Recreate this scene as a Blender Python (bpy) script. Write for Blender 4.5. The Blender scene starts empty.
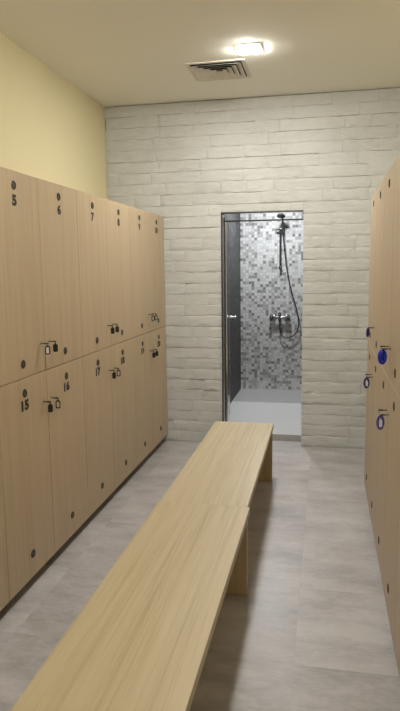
import bpy, bmesh, math, random
from mathutils import Vector, Matrix
random.seed(11)
PI = math.pi
S = bpy.context.scene
COL = S.collection

# ------------------------------------------------------------------ dimensions (metres)
H = 1.56                       # eye height
D = 5.315                      # brick wall face
XL, XR = -1.392, 0.287         # locker fronts
XWL, XWR = -1.907, 0.802       # side walls
ZC = 2.953
YF = -2.6                      # wall behind the viewer
PITCH = 0.484
SEAM = 2.888                   # seam between doors 5 and 6
ZB, ZM, ZT = 0.062, 1.054, 2.008
OX1, OX2, OZ = -0.886, -0.190, 2.028     # shower opening
SHB, SHL, SHR, SHZ, SHF = 7.55, -1.022, -0.03, 2.5, 0.055
WT = 0.15                      # wall thickness at the opening

# ------------------------------------------------------------------ helpers
def link(o, parent=None):
    COL.objects.link(o)
    if parent is not None: o.parent = parent
    return o
def obj(name, bm, mat, parent=None, smooth=False):
    me = bpy.data.meshes.new(name)
    bm.normal_update(); bm.to_mesh(me); bm.free()
    me.materials.append(mat)
    if smooth:
        for p in me.polygons: p.use_smooth = True
        try: me.set_sharp_from_angle(angle=math.radians(35))
        except Exception: pass
    return link(bpy.data.objects.new(name, me), parent)
def empty(name, loc, rz=0):
    o = bpy.data.objects.new(name, None); o.location = loc; o.rotation_euler = (0, 0, rz)
    o.empty_display_size = .05
    return link(o)
def tag(o, label, cat, group=None):
    o['label'] = label; o['category'] = cat
    if group: o['group'] = group
    return o
def struct(o):
    o['kind'] = 'structure'; return o
def NB(): return bmesh.new()
def merge(bm, b2, mx=None):
    me = bpy.data.meshes.new('tmp'); b2.to_mesh(me); b2.free()
    if mx is not None: me.transform(mx)
    bm.from_mesh(me); bpy.data.meshes.remove(me)
def box(bm, x0, x1, y0, y1, z0, z1, bev=0, seg=2, mx=None):
    b = NB()
    bmesh.ops.create_cube(b, size=1)
    for v in b.verts:
        v.co = Vector(((x0+x1)/2+v.co.x*(x1-x0), (y0+y1)/2+v.co.y*(y1-y0), (z0+z1)/2+v.co.z*(z1-z0)))
    if bev: bmesh.ops.bevel(b, geom=b.edges[:], offset=bev, segments=seg, affect='EDGES', profile=.5)
    merge(bm, b, mx); return bm
def axis_mx(p, d):
    return Matrix.Translation(p) @ Vector(d).to_track_quat('Z', 'Y').to_matrix().to_4x4()
def lathe(bm, prof, p=(0,0,0), d=(0,0,1), n=32):
    """prof: (radius, height) pairs turned about direction d from p"""
    b = NB(); rings = []
    for r, h in prof:
        rings.append([b.verts.new((r*math.cos(2*PI*k/n), r*math.sin(2*PI*k/n), h)) for k in range(n)] if r > 1e-6 else [b.verts.new((0,0,h))])
    for a, c in zip(rings, rings[1:]):
        for k in range(n):
            k2 = (k+1) % n
            q = [a[k % len(a)], a[k2 % len(a)], c[k2 % len(c)], c[k % len(c)]]
            u = []
            for v in q:
                if v not in u: u.append(v)
            if len(u) > 2: b.faces.new(u)
    for r in (rings[0], rings[-1]):
        if len(r) > 1: b.faces.new(r)
    bmesh.ops.recalc_face_normals(b, faces=b.faces[:])
    merge(bm, b, axis_mx(p, d)); return bm
def tube(bm, pts, r, n=10, closed=False):
    pts = [Vector(p) for p in pts]; N = len(pts); rings = []
    up = None
    for i, p in enumerate(pts):
        if closed: t = pts[(i+1) % N]-pts[i-1]
        else: t = pts[min(i+1, N-1)]-pts[max(i-1, 0)]
        t.normalize()
        if up is None:
            up = t.orthogonal().normalized()
        else:
            up = (up - t*up.dot(t)).normalized()
        s = t.cross(up)
        rings.append([bm.verts.new(p+(up*math.cos(2*PI*k/n)+s*math.sin(2*PI*k/n))*r) for k in range(n)])
    for i in range(N if closed else N-1):
        a, c = rings[i], rings[(i+1) % N]
        if closed and i == N-1:                       # match the twist
            best = min(range(n), key=lambda j: sum((a[k].co-c[(k+j) % n].co).length for k in range(n)))
            c = [c[(k+best) % n] for k in range(n)]
        for k in range(n):
            bm.faces.new((a[k], a[(k+1) % n], c[(k+1) % n], c[k]))
    if not closed:
        bm.faces.new(list(reversed(rings[0]))); bm.faces.new(rings[-1])
    return bm
def spline(pts, n=12):
    P = [Vector(p) for p in pts]; P = [2*P[0]-P[1]]+P+[2*P[-1]-P[-2]]; out = []
    for i in range(1, len(P)-2):
        for k in range(n):
            t = k/n; a, b, c, d = P[i-1:i+3]
            out.append(.5*((2*b)+(c-a)*t+(2*a-5*b+4*c-d)*t*t+(3*b-a-3*c+d)*t**3))
    return out+[P[-2]]
def rrect_ring(w, h, r, n=6):
    pts = []
    for cx, cz, a0 in ((w/2-r, h/2-r, 0), (-w/2+r, h/2-r, PI/2), (-w/2+r, -h/2+r, PI), (w/2-r, -h/2+r, 1.5*PI)):
        for k in range(n+1):
            a = a0+PI/2*k/n; pts.append((cx+r*math.cos(a), cz+r*math.sin(a)))
    return pts
def plate(bm, w, h, r, t, hole=None, mx=None):
    """rounded plate in the XZ plane, thickness along Y; hole = (w, h, r)"""
    b = NB(); o = rrect_ring(w, h, r); N = len(o)
    of = [b.verts.new((x, -t/2, z)) for x, z in o]; ob = [b.verts.new((x, t/2, z)) for x, z in o]
    if hole:
        q = rrect_ring(*hole); hf = [b.verts.new((x, -t/2, z)) for x, z in q]; hb = [b.verts.new((x, t/2, z)) for x, z in q]
    for k in range(N):
        j = (k+1) % N
        b.faces.new((of[k], of[j], ob[j], ob[k]))
        if hole:
            b.faces.new((hf[j], hf[k], hb[k], hb[j]))
            b.faces.new((of[j], of[k], hf[k], hf[j])); b.faces.new((ob[k], ob[j], hb[j], hb[k]))
    if not hole:
        b.faces.new(of); b.faces.new(list(reversed(ob)))
    bmesh.ops.recalc_face_normals(b, faces=b.faces[:])
    merge(bm, b, mx); return bm

# ------------------------------------------------------------------ materials
class NT:
    def __init__(s, name):
        s.m = bpy.data.materials.new(name); s.m.use_nodes = True
        s.t = s.m.node_tree; s.b = s.t.nodes['Principled BSDF']
    def n(s, typ, **kw):
        x = s.t.nodes.new(typ)
        for k, v in kw.items():
            if k in x.inputs: x.inputs[k].default_value = v
            else: setattr(x, k, v)
        return x
    def l(s, a, b): s.t.links.new(a, b)
    def math(s, op, a, b=0.):
        x = s.n('ShaderNodeMath', operation=op)
        for i, v in enumerate((a, b)):
            if hasattr(v, 'links'): s.l(v, x.inputs[i])
            else: x.inputs[i].default_value = v
        return x.outputs[0]
    def ramp(s, fac, stops, interp='LINEAR'):
        r = s.n('ShaderNodeValToRGB'); r.color_ramp.interpolation = interp
        e = r.color_ramp.elements
        while len(e) < len(stops): e.new(.5)
        for el, (p, c) in zip(e, stops): el.position = p; el.color = (*c, 1)
        s.l(fac, r.inputs[0]); return r.outputs[0]
    def mapped(s, scale, coord='Object'):
        tc = s.n('ShaderNodeTexCoord'); mp = s.n('ShaderNodeMapping'); mp.inputs['Scale'].default_value = scale
        s.l(tc.outputs[coord], mp.inputs[0]); return mp.outputs[0]
    def bump(s, h, strength, dist=.002):
        b = s.n('ShaderNodeBump', Strength=strength, Distance=dist); s.l(h, b.inputs['Height']); s.l(b.outputs[0], s.b.inputs['Normal'])
    def set(s, col=None, rough=.5, metal=0, spec=.5):
        if col: s.b.inputs['Base Color'].default_value = (*col, 1)
        s.b.inputs['Roughness'].default_value = rough; s.b.inputs['Metallic'].default_value = metal
        s.b.inputs['Specular IOR Level'].default_value = spec
        return s
def plain(name, col, rough=.5, metal=0, spec=.5, var=.06):
    k = NT(name).set(col, rough, metal, spec)
    n = k.n('ShaderNodeTexNoise', Scale=40., Detail=3.)
    k.l(k.mapped((1, 1, 1)), n.inputs['Vector'])
    a = tuple(c*(1-var) for c in col); b = tuple(min(1, c*(1+var)) for c in col)
    k.l(k.ramp(n.outputs['Fac'], [(.3, a), (.7, b)]), k.b.inputs['Base Color'])
    return k.m
def wood(name, dark, mid, light, axis, rough, streak=1., lines=0, fine=1.):
    """streaky oak laminate, grain along the axis"""
    k = NT(name).set(None, rough, 0, .4)
    sc = [1., 1., 1.]; sc[axis] = .035
    v = k.mapped(tuple(sc))
    oi = k.n('ShaderNodeObjectInfo'); w = k.math('MULTIPLY', oi.outputs['Random'], 40.)
    def noise(s, det, rg=.6):
        n = k.n('ShaderNodeTexNoise', noise_dimensions='4D', Scale=s, Detail=det, Roughness=rg)
        k.l(v, n.inputs['Vector']); k.l(w, n.inputs['W']); return n.outputs['Fac']
    a = noise(16., 2.); b = noise(70.*fine, 4.); c = noise(300., 2.)
    f = k.math('ADD', k.math('MULTIPLY', a, .45), k.math('ADD', k.math('MULTIPLY', b, .40), k.math('MULTIPLY', c, .15)))
    s = .13/streak
    colr = k.ramp(f, [(.5-s, dark), (.5, mid), (.5+s, light)])
    if lines:                                              # long thin dark pores
        sc2 = [1., 1., 1.]; sc2[axis] = .012
        n = k.n('ShaderNodeTexNoise', noise_dimensions='4D', Scale=75., Detail=3., Roughness=.5, Distortion=.25)
        k.l(k.mapped(tuple(sc2)), n.inputs['Vector']); k.l(w, n.inputs['W'])
        g = k.ramp(n.outputs['Fac'], [(.27, (lines,)*3), (.47, (0, 0, 0))])
        mx = k.n('ShaderNodeMix', data_type='RGBA'); k.l(g, mx.inputs['Factor']); k.l(colr, mx.inputs[6]); mx.inputs[7].default_value = (dark[0]*.80, dark[1]*.78, dark[2]*.75, 1)
        colr = mx.outputs[2]
    k.l(colr, k.b.inputs['Base Color'])
    k.bump(c, .12, .001)
    return k.m
def brick_mat():
    k = NT('whitewashed_stone_brick').set(None, .8, 0, .3)
    v = k.mapped((1, 1, 1))
    n1 = k.n('ShaderNodeTexNoise', Scale=2.2, Detail=4.); k.l(v, n1.inputs['Vector'])
    v2 = k.mapped((9, 9, 45))
    n2 = k.n('ShaderNodeTexNoise', Scale=1.6, Detail=6., Roughness=.65); k.l(v2, n2.inputs['Vector'])
    f = k.math('ADD', k.math('MULTIPLY', n1.outputs['Fac'], .5), k.math('MULTIPLY', n2.outputs['Fac'], .5))
    k.l(k.ramp(f, [(.34, (.525, .53, .508)), (.5, (.60, .606, .588)), (.66, (.655, .662, .645))]), k.b.inputs['Base Color'])
    n3 = k.n('ShaderNodeTexNoise', Scale=60., Detail=4.); k.l(v, n3.inputs['Vector'])
    k.bump(k.math('ADD', n2.outputs['Fac'], k.math('MULTIPLY', n3.outputs['Fac'], .4)), .55, .008)
    return k.m
def floor_mat():
    k = NT('cloudy_grey_floor_tile').set(None, .3, 0, .45)
    v = k.mapped((1, 1, 1)); sep = k.n('ShaderNodeSeparateXYZ'); k.l(v, sep.inputs[0])
    T = .6
    gx = k.math('DIVIDE', k.math('ADD', sep.outputs[0], .10), T); gy = k.math('DIVIDE', k.math('ADD', sep.outputs[1], .13), T)
    cell = k.n('ShaderNodeCombineXYZ'); k.l(k.math('FLOOR', gx), cell.inputs[0]); k.l(k.math('FLOOR', gy), cell.inputs[1])
    wn = k.n('ShaderNodeTexWhiteNoise', noise_dimensions='3D'); k.l(cell.outputs[0], wn.inputs['Vector'])
    w = k.math('MULTIPLY', wn.outputs['Value'], 9.)
    va = k.mapped((1., 2.3, 1))
    n1 = k.n('ShaderNodeTexNoise', noise_dimensions='4D', Scale=2.6, Detail=7., Roughness=.66); k.l(va, n1.inputs['Vector']); k.l(w, n1.inputs['W'])
    n2 = k.n('ShaderNodeTexNoise', Scale=28., Detail=4.); k.l(va, n2.inputs['Vector'])
    f = k.math('ADD', k.math('ADD', k.math('MULTIPLY', n1.outputs['Fac'], .72), k.math('MULTIPLY', n2.outputs['Fac'], .16)), k.math('ADD', k.math('MULTIPLY', wn.outputs['Value'], .05), .035))
    base = k.ramp(f, [(.38, (.325, .316, .312)), (.5, (.45, .428, .435)), (.60, (.54, .522, .525))])
    ex = k.math('ABSOLUTE', k.math('SUBTRACT', k.math('FRACT', gx), .5)); ey = k.math('ABSOLUTE', k.math('SUBTRACT', k.math('FRACT', gy), .5))
    g = k.math('GREATER_THAN', k.math('MAXIMUM', ex, ey), .4975)
    mx = k.n('ShaderNodeMix', data_type='RGBA'); k.l(k.math('MULTIPLY', g, .3), mx.inputs['Factor']); k.l(base, mx.inputs[6]); mx.inputs[7].default_value = (.36, .35, .335, 1)
    k.l(mx.outputs[2], k.b.inputs['Base Color'])
    r = k.math('ADD', .26, k.math('MULTIPLY', n1.outputs['Fac'], .18)); k.l(r, k.b.inputs['Roughness'])
    return k.m
def mosaic_mat(name, stops, rough=.25):
    k = NT(name).set(None, rough, 0, .5)
    T = .035
    v = k.mapped((1/T, 1/T, 1/T))
    o = k.n('ShaderNodeVectorMath', operation='ADD'); o.inputs[1].default_value = (.37, .41, .23); k.l(v, o.inputs[0])
    fl = k.n('ShaderNodeVectorMath', operation='FLOOR'); k.l(o.outputs[0], fl.inputs[0])
    wn = k.n('ShaderNodeTexWhiteNoise', noise_dimensions='3D'); k.l(fl.outputs[0], wn.inputs['Vector'])
    base = k.ramp(wn.outputs['Value'], stops, 'CONSTANT')
    fr = k.n('ShaderNodeVectorMath', operation='FRACTION'); k.l(o.outputs[0], fr.inputs[0])
    sb = k.n('ShaderNodeVectorMath', operation='SUBTRACT'); sb.inputs[1].default_value = (.5, .5, .5); k.l(fr.outputs[0], sb.inputs[0])
    ab = k.n('ShaderNodeVectorMath', operation='ABSOLUTE'); k.l(sb.outputs[0], ab.inputs[0])
    sp = k.n('ShaderNodeSeparateXYZ'); k.l(ab.outputs[0], sp.inputs[0])
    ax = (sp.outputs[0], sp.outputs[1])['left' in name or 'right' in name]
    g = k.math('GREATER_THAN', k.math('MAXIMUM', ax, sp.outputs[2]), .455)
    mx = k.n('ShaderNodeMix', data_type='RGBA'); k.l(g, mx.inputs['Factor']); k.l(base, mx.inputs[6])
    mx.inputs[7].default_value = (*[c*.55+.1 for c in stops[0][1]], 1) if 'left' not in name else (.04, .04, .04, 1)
    k.l(mx.outputs[2], k.b.inputs['Base Color'])
    return k.m
def paint(name, col, rough=.85):
    k = NT(name).set(col, rough, 0, .25)
    n = k.n('ShaderNodeTexNoise', Scale=180., Detail=3.); k.l(k.mapped((1, 1, 1)), n.inputs['Vector'])
    k.bump(n.outputs['Fac'], .05, .001)
    return k.m
def emit(name, col, st):
    k = NT(name).set((.9, .9, .9), .4)
    k.b.inputs['Emission Color'].default_value = (*col, 1); k.b.inputs['Emission Strength'].default_value = st
    return k.m
def glass_mat():
    k = NT('clear_glass').set((.93, .96, .95), .02, 0, .5)
    k.b.inputs['Transmission Weight'].default_value = 1.; k.b.inputs['IOR'].default_value = 1.45
    return k.m

def vent_mat():
    k = NT('vent_plastic').set(None, .45)
    tc = k.n('ShaderNodeTexCoord'); ln = k.n('ShaderNodeVectorMath', operation='LENGTH'); k.l(tc.outputs['Object'], ln.inputs[0])
    k.l(k.ramp(k.math('MULTIPLY', ln.outputs['Value'], 40.), [(.0, (.085, .07, .05)), (.40, (.075, .062, .045)), (.56, (.04, .034, .026)), (1, (.055, .046, .034))]), k.b.inputs['Base Color'])
    return k.m
M = dict(
    door=wood('oak_laminate_door', (.43, .328, .21), (.492, .38, .25), (.53, .418, .282), 2, .45, .75),
    carcass=wood('oak_laminate_side', (.38, .285, .18), (.43, .325, .21), (.46, .355, .235), 2, .5, .75),
    bench=wood('oak_laminate_bench', (.40, .315, .185), (.51, .42, .265), (.56, .475, .315), 1, .40,  .75, .5, fine=1.2),
    leg=wood('oak_laminate_leg', (.40, .30, .17), (.48, .37, .225), (.53, .42, .265), 2, .42, 1.),
    plinth=plain('dark_plinth', (.05, .042, .035), .5),
    brick=brick_mat(), joint=plain('brick_joint', (.38, .37, .34), .9),
    floor=floor_mat(),
    ceiling=paint('warm_white_ceiling', (.84, .825, .765)),
    yellow=paint('cream_yellow_wall', (.70, .635, .415)),
    white=paint('shower_ceiling_paint', (.8, .8, .8)),
    mosaic=mosaic_mat('mosaic_tiles_back', [(0, (.62, .62, .61)), (.36, (.52, .52, .51)), (.62, (.40, .40, .39)), (.78, (.29, .29, .28)), (.92, (.22, .215, .21))]),
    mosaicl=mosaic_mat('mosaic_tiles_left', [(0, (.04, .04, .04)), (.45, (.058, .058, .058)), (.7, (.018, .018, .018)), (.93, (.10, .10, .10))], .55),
    shfloor=plain('white_shower_floor', (.64, .64, .64), .32, 0, .5, .03),
    tray=plain('grey_shower_tray', (.40, .40, .395), .4, 0, .5, .05),
    sill=plain('grey_stone_sill', (.42, .41, .395), .5),
    chrome=plain('chrome', (.62, .62, .62), .14, 1, .5, .02),
    fit=plain('shower_chrome', (.26, .26, .26), .22, 1, .5, .03),
    dkchrome=plain('dark_brushed_metal', (.085, .085, .085), .35, .7, .5, .05),
    alu=plain('bright_aluminium', (.75, .75, .74), .3, .9, .5, .02),
    glass=glass_mat(),
    ink=plain('black_number_ink', (.012, .012, .012), .5),
    vent=vent_mat(),
    ventin=plain('dark_vent_hole', (.018, .017, .015), .7),
    lock=plain('lock_nickel', (.42, .37, .30), .4, .8),
    key=plain('dark_key', (.022, .02, .018), .35, .2),
    black=plain('black_plastic_fob', (.008, .008, .008), .4),
    whitetag=plain('white_tag_paper', (.82, .82, .8), .5),
    blue=plain('blue_coil_plastic', (.014, .03, .48), .3),
    navy=plain('navy_coil_plastic', (.02, .02, .16), .3),
    violet=plain('violet_coil_plastic', (.07, .05, .30), .3),
    grille=plain('grille_paint', (.66, .62, .55), .5),
    grilledark=plain('duct_shade_black', (.015, .014, .013), .9),
    lamp=emit('lamp_diffuser', (.99, .97, .91), 300.),
    lampsh=emit('shower_lamp_diffuser', (.95, .98, 1), 6.),
    rim=plain('lamp_rim', (.75, .73, .7), .4),
)

# ------------------------------------------------------------------ the setting
def slab(name, x0, x1, y0, y1, z0, z1, mat):
    return struct(obj(name, box(NB(), x0, x1, y0, y1, z0, z1), mat))
slab('floor', XWL-.1, XWR+.1, YF-.1, D+.02+WT, -.1, 0, M['floor'])
slab('ceiling', XWL-.1, XWR+.1, YF-.1, D+.02+WT, ZC, ZC+.1, M['ceiling'])
slab('wall_left', XWL-.1, XWL, YF, D+.02+WT, 0, ZC, M['yellow'])
slab('wall_right', XWR, XWR+.1, YF, D+.02+WT, 0, ZC, M['yellow'])
fb = NB()
box(fb, XWL-.1, -1.5, YF-.1, YF, 0, ZC); box(fb, .45, XWR+.1, YF-.1, YF, 0, ZC); box(fb, -1.5, .45, YF-.1, YF, 2.6, ZC)  # wide unseen opening, added to let soft world light in behind the viewer
struct(obj('wall_front', fb, M['ceiling']))

# brick wall: every stone a slightly tilted, uneven block in one wall mesh
rows = 31; rh = ZC/rows
bw = NB()
def stone(x0, x1, z0, z1):
    ov = random.uniform(.0, .007); g = .0005
    L = x1-x0; hh = z1-z0; us = [0, .005/L]+[k/max(2, int(L/.05)) for k in range(1, max(2, int(L/.05)))]+[1-.005/L, 1]; vs_ = [0, .0030/hh, .35, .65, 1-.0030/hh, 1]; n, m = len(us)-1, len(vs_)-1
    tz, tx = random.gauss(.0006, .0013), random.gauss(0, .001)
    grid = []
    for j in range(m+1):
        row = []
        for i in range(n+1):
            u, v = us[i], vs_[j]
            zz = z0+g+(z1-z0-2*g)*v; xx = x0+g+(x1-x0-2*g)*u
            e = 0
            if j in (0, m): e = .0008+abs(random.gauss(0, .0021))
            elif i in (0, n): e = .0003+abs(random.gauss(0, .0012))
            if j in (0, m) and 0 < i < n: zz += random.gauss(0, .0011)
            y = D+.006-ov-tz*(v-.5)*2-tx*(u-.5)*2+e+random.gauss(0, .0006)
            row.append(bw.verts.new((xx, y, zz)))
        grid.append(row)
    for j in range(m):
        for i in range(n):
            bw.faces.new((grid[j][i], grid[j][i+1], grid[j+1][i+1], grid[j+1][i]))
    ring = grid[0]+[grid[j][n] for j in range(1, m+1)]+list(reversed(grid[m][:n]))+[grid[j][0] for j in range(m-1, 0, -1)]
    back = [bw.verts.new((v.co.x, D+.03, v.co.z)) for v in ring]
    N = len(ring)
    for k in range(N):
        j = (k+1) % N
        bw.faces.new((ring[j], ring[k], back[k], back[j]))
for r in range(rows):
    z0, z1 = r*rh, (r+1)*rh
    if r == rows-1: z1 -= .006
    spans = [(XWL, XWR)]
    if z0 < OZ-.005:
        spans = [(XWL, OX1), (OX2, XWR)]
        if z1 > OZ+.005: spans = [(XWL, OX1), (OX2, XWR), (OX1, OX2, OZ)]
    for s in spans:
        a, b = s[0], s[1]; zz0 = s[2] if len(s) > 2 else z0
        if r == rows-1 or True:
            x = a-(random.uniform(0, .35) if a == XWL else 0)
        while x < b-1e-4:
            L = random.choice((.22, .30, .38, .46, .55))*random.uniform(.92, 1.08)
            x2 = x+L
            if b-x2 < .1: x2 = b
            xs = max(x, a)
            if x2-xs > .02: stone(xs, min(x2, b), zz0, z1)
            x = x2
wall = struct(obj('wall_back', bw, M['brick'], smooth=True))
wb = NB()
box(wb, XWL, OX1, D+.02, D+WT, 0, ZC); box(wb, OX2, XWR, D+.02, D+WT, 0, ZC); box(wb, OX1, OX2, D+.02, D+WT, OZ, ZC)
struct(obj('wall_back_core', wb, M['joint']))

# shower room beyond the opening
Y1 = D+WT
slab('wall_shower_back', SHL-.1, SHR+.1, SHB, SHB+.1, 0, SHZ, M['mosaic'])
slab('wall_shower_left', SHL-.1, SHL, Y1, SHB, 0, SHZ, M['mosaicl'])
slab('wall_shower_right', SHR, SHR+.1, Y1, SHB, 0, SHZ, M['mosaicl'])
slab('ceiling_shower', SHL-.1, SHR+.1, Y1, SHB+.1, SHZ, SHZ+.1, M['white'])
slab('floor_shower', SHL, SHR, Y1+.012, 6.80, 0, SHF, M['shfloor'])
slab('floor_shower_tray', SHL, SHR, 6.80, SHB, 0, SHF+.001, M['tray'])
slab('trim_1', OX1, OX2, Y1, Y1+.012, 0, SHF+.001, M['sill'])

# door frame and the glass leaf that stands open inwards
dr = struct(empty('door_1', (OX1, D+.02, 0)))
f = NB(); W = OX2-OX1
box(f, .0, .012, -.030, -.005, 0, OZ, .002)                  # outer post
box(f, .0, .013, .095, .125, SHF, OZ-.03, .002)              # inner post
box(f, .0, W, -.030, -.008, OZ-.013, OZ, .002)               # head rail
box(f, .0, W, .098, .120, OZ-.072, OZ-.060, .002)            # rail the leaf closes against
obj('door_frame', f, M['dkchrome'], dr)
rv = NB(); box(rv, .0, .006, -.004, .094, SHF, OZ-.017, .001)
obj('jamb_liner', rv, M['alu'], dr)
ang = math.atan2(-.085, .70)
MX = Matrix.Translation((.018, .135, 0)) @ Matrix.Rotation(-ang if False else math.radians(7.0), 4, 'Z')
g = NB(); box(g, -.004, .004, .012, .655, SHF+.02, OZ-.06, 0, mx=MX)
pane = obj('glass_leaf', g, M['glass'], dr)
e = NB()
box(e, -.007, .007, .0, .014, SHF+.012, OZ-.055, .002, mx=MX); box(e, -.007, .007, .652, .668, SHF+.012, OZ-.055, .002, mx=MX)
obj('leaf_edge', e, M['chrome'], pane)
h = NB(); lathe(h, [(.0, 0), (.011, 0), (.013, .006), (.013, .022), (.008, .03), (.006, .05), (.018, .056), (.018, .064), (0, .066)], MX @ Vector((.004, .60, 1.075)), MX.to_3x3() @ Vector((1, 0, 0)), 20)
obj('door_handle', h, M['alu'], pane, True)

# ------------------------------------------------------------------ lockers
def text_mesh(s, height):
    cu = bpy.data.curves.new('n', 'FONT'); cu.body = s; cu.size = 1; cu.align_x = 'CENTER'; cu.align_y = 'CENTER'
    cu.extrude = .01; cu.offset = .055; cu.resolution_u = 4; cu.space_character = 1.05
    o = bpy.data.objects.new('n', cu); COL.objects.link(o)
    dg = bpy.context.evaluated_depsgraph_get(); dg.update()
    me = bpy.data.meshes.new_from_object(o.evaluated_get(dg))
    bpy.data.objects.remove(o); bpy.data.curves.remove(cu)
    ys = [v.co.y for v in me.vertices]; xs = [v.co.x for v in me.vertices]
    k = height/(max(ys)-min(ys)); cy = (max(ys)+min(ys))/2; cx = (max(xs)+min(xs))/2
    for v in me.vertices:
        x, y, z = (v.co.x-cx)*k*1.32, (v.co.y-cy)*k, .0004+(.0004 if v.co.z > 0 else -.0006)
        v.co = (z, x, y)
    me.materials.clear(); me.materials.append(M['ink']); return me
def vent_bm():
    b = NB()
    lathe(b, [(.0, .0), (.0200, .0), (.0208, .001), (.0200, .0028), (.0165, .0036), (.0150, .0020), (.0150, .0008), (.006, .0008), (.0055, .0022), (0, .0024)], (0, 0, 0), (1, 0, 0), 28)
    for k in range(6):
        a = k*PI/3
        box(b, .0008, .0022, -.0012, .0012, .004, .0160, 0, mx=Matrix.Rotation(a, 4, 'X'))
    return b
def lock_bm():
    b = NB(); lathe(b, [(0, 0), (.0095, 0), (.0098, .0008), (.009, .0014), (.007, .0016), (.007, .0010), (0, .0010)], (0, 0, 0), (1, 0, 0), 24)
    return b
HW = PITCH/2
def door_bm(z0, z1):
    return box(NB(), -.018, 0, -HW+.0016, HW-.0016, z0, z1, .0012, 1)
def locker(name, side):
    t = empty(name, (0, 0, 0))
    c = NB()
    box(c, -.50, -.0195, -HW+.0005, -HW+.0165, ZB-.002, ZT); box(c, -.50, -.0195, HW-.0165, HW-.0005, ZB-.002, ZT)
    box(c, -.50, -.0195, -HW+.0165, HW-.0165, ZT-.018, ZT-.0005); box(c, -.50, -.0195, -HW+.0165, HW-.0165, ZB-.002, ZB+.016)
    box(c, -.48, -.03, -HW+.0165, HW-.0165, ZM-.009, ZM+.009); box(c, -.50, -.49, -HW+.0165, HW-.0165, ZB+.016, ZT-.018)
    obj('carcass', c, M['carcass'], t)
    obj('plinth', box(NB(), -.46, -.11, -HW+.0005, HW-.0005, .0005, ZB-.0025), M['plinth'], t)
    for z0, z1, zv, zl in ((ZM+.002, ZT, (1.943, 1.122), 1.197), (ZB, ZM-.002, (.982, .178), .900)):
        d = obj('door', door_bm(z0, z1), M['door'], t)
        for z in zv:
            v = obj('air_vent', vent_bm(), M['vent'], d, True); v.location = (0.0002, 0, z)
        l = obj('door_lock', lock_bm(), M['lock'], d, True); l.location = (.0002, side*(HW-.046), zl)
    return t
def copy_tree(o, parent=None):
    c = o.copy(); COL.objects.link(c)
    if parent is not None: c.parent = parent
    for ch in list(o.children): copy_tree(ch, c)
    return c
protoP = locker('locker_unit', 1)      # lock on the far side of the door
protoM = locker('locker_unit', -1)
used = set()
def place(side, loc, rz):
    p = protoP if side > 0 else protoM
    o = p if side not in used else copy_tree(p)
    used.add(side)
    o.location = loc; o.rotation_euler = (0, 0, rz); return o
n_left = range(4, 11); left = []
for n in n_left:
    side = 1 if n % 2 else -1
    yc = SEAM+(n-5.5)*PITCH
    o = place(side, (XL, yc, 0), 0)
    o['label'] = 'pale oak two-door locker numbered %d above and %d below' % (n, n+10) if n > 4 else 'pale oak two-door locker cut off by the left edge, before locker 5'
    o['category'] = 'locker'; o['group'] = 'oak lockers along the yellow wall'
    left.append((n, o))
REND = 4.30
place_r = ['oak locker of the right-hand row, at its far end toward the brick wall',
           'oak locker of the right-hand row, second from its far end',
           'oak locker of the right-hand row, third from its far end',
           'oak locker of the right-hand row, fourth from its far end',
           'oak locker of the right-hand row, cut off by the right frame edge']
for i, lb in enumerate(place_r):
    yc = REND-(i+.5)*PITCH
    # turned round: its local +y points to -y; pairs meet at REND - PITCH, REND - 3*PITCH
    side = 1 if i % 2 == 0 else -1
    o = place(side, (XR, yc, 0), PI)
    tag(o, lb, 'locker', 'oak lockers along the right side')

# the numbers go on last, so that no copy takes another door's number along
for n, o in left:
    if True:
        ds = [c for c in o.children if c.name.startswith('door')]
        ds.sort(key=lambda c: -sum(v.co.z for v in c.data.vertices))
        for d, s, z in zip(ds, (str(n), str(n+10)), (1.876, .924)):
            q = bpy.data.objects.new('door_number', text_mesh(s, .051)); link(q, d); q.location = (.0003, 0, z)
            q['label'] = 'black door number %s' % s

# ------------------------------------------------------------------ keys in the locks
def key_base(name):
    t = empty(name, (0, 0, 0))
    b = NB()
    box(b, .0015, .020, -.0030, .0030, -.0018, .0018, .0004, 1)
    # bow lies level: a flat rounded head
    plate(b, .024, .018, .006, .0046, (.005, .005, .0022), Matrix.Translation((.0270, 0, 0)) @ Matrix.Rotation(PI/2, 4, 'X'))
    obj('key', b, M['key'], t)
    r = NB(); tube(r, [(.0345, .0060*math.cos(a), -.0062+.0078*math.sin(a)) for a in [2*PI*k/24 for k in range(24)]], 0.0009, 8, True)
    obj('split_ring', r, M['key'], t, True)
    return t
def fob(t, kind, ang):
    mx = Matrix.Translation((.0345, 0, -.0345)) @ Matrix.Rotation(ang, 4, 'Z')
    b = NB()
    if kind == 'black':
        plate(b, .024, .040, .007, .0055, None, mx); plate(b, .009, .009, .003, .005, (.004, .004, .0018), mx @ Matrix.Translation((0, 0, .0235)))
        obj('fob', b, M['black'], t)
    else:
        plate(b, .025, .042, .0065, .0050, (.014, .030, .003), mx); plate(b, .009, .009, .003, .005, (.004, .004, .0018), mx @ Matrix.Translation((0, 0, .0235)))
        f = obj('fob', b, M['black'], t)
        if kind == 'white':
            c = NB(); plate(c, .0138, .0298, .003, .0028, None, mx); p = obj('paper_insert', c, M['whitetag'], f); p['label'] = 'white paper insert'
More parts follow.
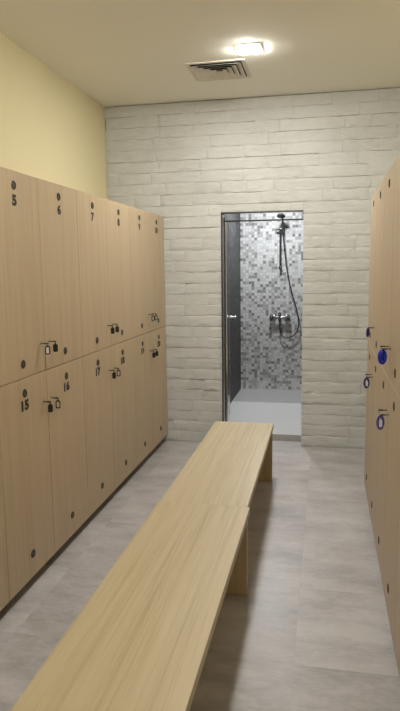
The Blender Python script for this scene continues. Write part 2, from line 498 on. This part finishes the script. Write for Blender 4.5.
def coil(t, mat, loops, wide, tall, tagw, mx):
    pts = []
    N = 26*loops
    for k in range(N*8):
        u = k/(N*8); a = 2*PI*u
        c = Vector((wide*math.sin(a), 0, -tall+tall*math.cos(a)))
        nrm = Vector((math.sin(a), 0, math.cos(a)))
        b = 2*PI*k/8
        pts.append(mx @ (c+nrm*.0052*math.cos(b)+Vector((0, 1, 0))*.0052*math.sin(b)))
    b = NB(); tube(b, pts, .0017, 6, True)
    obj('wrist_coil', b, mat, t, True)
    if tagw:
        c = NB(); plate(c, .014, .032, .003, .003, None, mx @ Matrix.Translation((0, .004, -tall*1.15))); q = obj('paper_tag', c, M['whitetag'], t); q['label'] = 'white paper tag'
fobs = {5: 'white', 6: 'black', 7: 'black', 8: 'black', 9: 'hollow', 10: 'hollow', 15: 'black', 16: 'hollow', 17: 'black', 18: 'hollow', 19: 'black', 20: 'black'}
desc = {'white': 'key with white-labelled black fob hanging from the lock of door %d', 'black': 'key with solid black fob hanging from the lock of door %d',
        'hollow': 'key with open-framed dark fob hanging from the lock of door %d'}
for n, kd in fobs.items():
    m = n if n < 11 else n-10
    side = 1 if m % 2 else -1
    y = SEAM+(m-5.5)*PITCH+side*(HW-.046)
    t = key_base('locker_key'); t.location = (XL, y, 1.197 if n < 11 else .900)
    fob(t, kd, math.radians(random.uniform(15, 40)))
    tag(t, desc[kd] % n, 'key', 'keys hanging from the numbered lockers')
rk = [(0, 1, 'navy', 'up'), (0, 0, None, 'lo'), (1, 1, 'violet', 'lo')]
def rkey(i, up, colr, big, lb, tagw=False, turn=0, wide=.0125):
    side = 1 if i % 2 == 0 else -1
    y = REND-(i+.5)*PITCH-side*(HW-.046)
    t = key_base('locker_key'); t.location = (XR, y, 1.197 if up else .900); t.rotation_euler = (0, 0, PI)
    if colr:
        coil(t, M[colr], 2, .0150 if big else wide, .028 if wide > .01 else .021, tagw, Matrix.Translation((.036, 0, -.008)) @ Matrix.Rotation(math.radians(12+turn), 4, 'Z'))
        if big:
            b = [c for c in t.children if c.name.startswith('wrist_coil')][0]
    tag(t, lb, 'key', 'keys in the right-hand lockers')
    return t
rkey(1, True, 'navy', False, 'key with dark navy wrist coil, upper row of right-hand lockers near the brick wall', False, 40, .0075)
rkey(0, False, None, False, 'bare dark key in the right-hand lower door nearest the brick wall')
rkey(1, False, 'navy', False, 'key with navy and white wrist coil, lower row of right-hand lockers near the brick wall', True)
rkey(2, True, None, False, 'bare dark key above the bright blue coil, upper right-hand lockers')
t = rkey(3, True, 'blue', True, 'key with big bright blue wrist coil on an upper right-hand locker')
mb = NB()
for q, (w, hh) in enumerate(((.006, .014), (.010, .021))):
    pts = [Vector((.036, 0, 0))+Matrix.Rotation(math.radians(25+30*q), 3, 'Z') @ Vector((w*math.sin(a), 0, -.030+hh*math.cos(a))) for a in [2*PI*k/28 for k in range(28)]]
    tube(mb, pts, .0052, 8, True)
obj('coil_loop', mb, M['blue'], t, True)
rkey(2, False, None, False, 'bare dark key beside the violet coil, lower right-hand lockers')
rkey(3, False, 'violet', False, 'key with violet coil and white tag on a lower right-hand locker', True)

# ------------------------------------------------------------------ benches
BZ = .43
def bench(x0, x1, y0, y1, lb, rz=0):
    cx, cy = (x0+x1)/2, (y0+y1)/2
    t = empty('bench', (cx, cy, 0), rz); w, l = (x1-x0)/2, (y1-y0)/2
    obj('bench_top', box(NB(), -w, w, -l, l, BZ-.036, BZ, .0006, 1), M['bench'], t)
    for s in (-1, 1):
        obj('leg', box(NB(), -w+.008, w-.008, s*(l-.024)-.018, s*(l-.024)+.018, 0.0005, BZ-.0362, .0015, 1), M['leg'], t)
    r = NB(); box(r, -.012, .012, -l+.043, l-.043, BZ-.125, BZ-.0362, .001, 1)
    obj('apron', r, M['leg'], t)
    return tag(t, lb, 'bench', 'oak benches in the aisle')
bench(-.783, -.352, 2.7935, 4.405, 'far oak bench, its end facing the shower doorway', math.radians(.25))
bench(-.785, -.337, 1.190, 2.7925, 'near oak bench running out of the bottom of the photo')

# ------------------------------------------------------------------ ceiling fittings
def downlight(loc, diff, r=.07):
    t = empty('ceiling_light', loc)
    b = NB(); plate(b, .166, .166, .036, .006, (.151, .151, .030), Matrix.Translation((0, 0, -.0032)) @ Matrix.Rotation(PI/2, 4, 'X'))
    obj('lamp_rim', b, M['rim'], t)
    c = NB(); rings = []                                         # pillow-shaped opal diffuser
    for w_, z_ in ((.150, -.001), (.150, -.006), (.147, -.010), (.130, -.0125), (.07, -.014)):
        rings.append([c.verts.new((x, y, z_)) for x, y in rrect_ring(w_, w_, .030*w_/.150)])
    for p, q in zip(rings, rings[1:]):
        for k in range(len(p)): c.faces.new((p[k-1], p[k], q[k], q[k-1]))
    c.faces.new(rings[-1]); c.faces.new(list(reversed(rings[0]))); bmesh.ops.recalc_face_normals(c, faces=c.faces[:])
    obj('diffuser', c, diff, t)
    return t
def area(name, loc, power, col, size=.13, spread=180):
    L = bpy.data.lights.new(name, 'AREA'); L.shape = 'SQUARE'; L.size = size; L.energy = power; L.color = col; L.spread = math.radians(spread)
    o = bpy.data.objects.new(name, L); o.location = loc; COL.objects.link(o); return o
WARM = (.99, .97, .91)
LX = -.515
t = downlight((LX+.008, 4.175, ZC), M['lamp']); tag(t, 'glowing square downlight in the ceiling beside the air grille', 'ceiling light')
for y in (1.9, -.4):
    L = bpy.data.lights.new('lamp_light', 'POINT'); L.energy = 19; L.color = WARM; L.shadow_soft_size = .06
    o = bpy.data.objects.new('lamp_light', L); o.location = (LX, y, ZC-.08); COL.objects.link(o)
area('shower_lamp_light', (-.60, 6.82, SHZ-.012), 18, (.94, .97, 1), .14)

v = empty('air_grille', (-.765, 4.565, ZC)); tag(v, 'square louvred air grille in the ceiling left of the downlight', 'air vent')
b = NB(); A = .205
plate(b, 2*A, 2*A, .004, .006, (2*A-.05, 2*A-.05, .003), Matrix.Translation((0, 0, -.0035)) @ Matrix.Rotation(PI/2, 4, 'X'))
obj('grille_frame', b, M['grille'], v)
obj('duct_shade_sheet', box(NB(), -A+.02, A-.02, -A+.02, A-.02, -.0006, -.0002), M['grilledark'], v)  # flat near-black sheet, painted shade for the duct depth behind the louvres
for k in range(4):
    a0 = A-.030-.038*k; a1 = a0-.0365
    b = NB()
    q0 = [(-a0, -a0), (a0, -a0), (a0, a0), (-a0, a0)]; q1 = [(-a1, -a1), (a1, -a1), (a1, a1), (-a1, a1)]
    lo = [b.verts.new((x, y, -.017)) for x, y in q0]; hi = [b.verts.new((x, y, -.001)) for x, y in q1]
    lo2 = [b.verts.new((x*(1-.0022/a0), y*(1-.0022/a0), -.017)) for x, y in q0]; hi2 = [b.verts.new((x*(1-.0022/a1), y*(1-.0022/a1), -.001)) for x, y in q1]
    for i in range(4):
        j = (i+1) % 4
        b.faces.new((lo[i], lo[j], hi[j], hi[i])); b.faces.new((lo2[j], lo2[i], hi2[i], hi2[j])); b.faces.new((lo[j], lo[i], lo2[i], lo2[j])); b.faces.new((hi[i], hi[j], hi2[j], hi2[i]))
    bmesh.ops.recalc_face_normals(b, faces=b.faces[:])
    obj('louvre', b, M['grille'], v)

# ------------------------------------------------------------------ shower fittings
MXX, MZ = -.537, .955            # mixer centre
W0 = SHB
m = empty('shower_set', (MXX, W0, 0)); tag(m, 'chrome shower set with slide rail, hose and two-handle mixer on mosaic wall', 'shower')
OFF = Vector((0, 0, MZ))
b = NB(); c = NB()
lathe(c, [(0, -.085), (.019, -.085), (.021, -.075), (.021, .075), (.019, .085), (0, .085)], (0, -.06, 0), (1, 0, 0), 24)
lathe(c, [(0, -.045), (.016, -.045), (.019, -.02), (.022, 0), (.019, .045), (.013, .062), (0, .064)], (0, -.06, 0), (0, 0, 1), 24)
for q in (-1, 1): lathe(c, [(0, 0), (.033, 0), (.033, .004), (.026, .012), (.014, .016), (.014, .06)], (q*.075, -.001, 0), (0, -1, 0), 24)
lathe(c, [(0, 0), (.011, 0), (.011, .05), (.013, .052), (.013, .062), (0, .062)], (0, -.06, -.04), (0, 0, -1), 16)
merge(b, c, Matrix.Translation(OFF))
obj('mixer_body', b, M['fit'], m, True)
for q in (-1, 1):
    b = NB(); c = NB(); lathe(c, [(0, 0), (.018, 0), (.026, .008), (.028, .024), (.022, .036), (0, .040)], (q*.086, -.06, 0), (q, 0, 0), 20)
    for k in range(4):
        a = k*PI/2+.4
        lathe(c, [(0, 0), (.009, 0), (.010, .018), (0, .022)], (q*.106, -.06+.022*math.cos(a), .022*math.sin(a)), (0, math.cos(a), math.sin(a)), 10)
    merge(b, c, Matrix.Translation(OFF))
    obj('tap_handle', b, M['dkchrome'], m, True)
b = NB(); lathe(b, [(0, 0), (.0105, 0), (.0105, .50), (0, .50)], (0, -.05, 1.535), (0, 0, 1), 16)
rail = obj('slide_rail', b, M['fit'], m, True)
for z in (1.555, 2.02):
    b = NB(); lathe(b, [(0, 0), (.020, 0), (.020, .006), (.010, .012), (.010, .05), (.0145, .052), (.0145, .064), (0, .066)], (0, -.001, z), (0, -1, 0), 18)
    obj('bracket', b, M['fit'], rail, True)
b = NB(); box(b, -.022, .030, -.072, -.036, 1.990, 2.018, .006); lathe(b, [(0, 0), (.010, 0), (.012, .025), (0, .027)], (-.022, -.055, 2.004), (-1, 0, 0), 14)
obj('slider', b, M['dkchrome'], rail, True)
HS = Vector((.022, -.1, 2.15))
b = NB(); c = NB()
lathe(c, [(0, 0), (.046, 0), (.050, .005), (.048, .014), (.030, .030), (.014, .038), (0, .040)], (-.005, -.085, -.010), (.05, .35, 1), 28)
tube(c, spline([(-.004, -.075, .020), (.003, -.03, .0), (.010, .005, -.06), (.012, .02, -.16)], 8), .0115, 12)
merge(b, c, Matrix.Translation(HS))
obj('spray_head', b, M['dkchrome'], m, True)
b = NB(); c = NB()
tube(c, spline([(.012, .02, -.155), (.022, .022, -.30), (.058, .03, -.60), (.108, .035, -.85), (.180, .04, -1.10), (.205, .045, -1.255), (.180, .05, -1.37), (.10, .052, -1.44), (.02, .05, -1.435), (-.015, .045, -1.37), (-.022, .04, -1.295)], 12),   .0072, 10)
merge(b, c, Matrix.Translation(HS))
obj('hose', b, M['fit'], m, True)

# ------------------------------------------------------------------ world, camera
w = bpy.data.worlds.new('World'); S.world = w; w.use_nodes = True
w.node_tree.nodes['Background'].inputs[0].default_value = (1, .96, .91, 1); w.node_tree.nodes['Background'].inputs[1].default_value = .22
f, yaw, pit, roll = 616.07, .2013, .1409, -.0127
cy, sy, cp, sp = math.cos(yaw), math.sin(yaw), math.cos(pit), math.sin(pit)
fw = Vector((-sy*cp, cy*cp, -sp)); ri = Vector((cy, sy, 0)); up = ri.cross(fw)
r2 = ri*math.cos(roll)+up*math.sin(roll); u2 = up*math.cos(roll)-ri*math.sin(roll)
cam = bpy.data.cameras.new('camera'); co = bpy.data.objects.new('camera', cam); COL.objects.link(co)
co.matrix_world = Matrix(((r2.x, u2.x, -fw.x, 0), (r2.y, u2.y, -fw.y, 0), (r2.z, u2.z, -fw.z, H), (0, 0, 0, 1)))
cam.sensor_fit = 'VERTICAL'; cam.sensor_height = 24; cam.lens = f/711*24; cam.clip_start = .02
S.camera = co
vs = S.view_settings
S.display_settings.display_device = 'sRGB'
vs.view_transform = 'Standard'; vs.look = 'None'; vs.gamma = 1; vs.exposure = .60; vs.use_curve_mapping = False
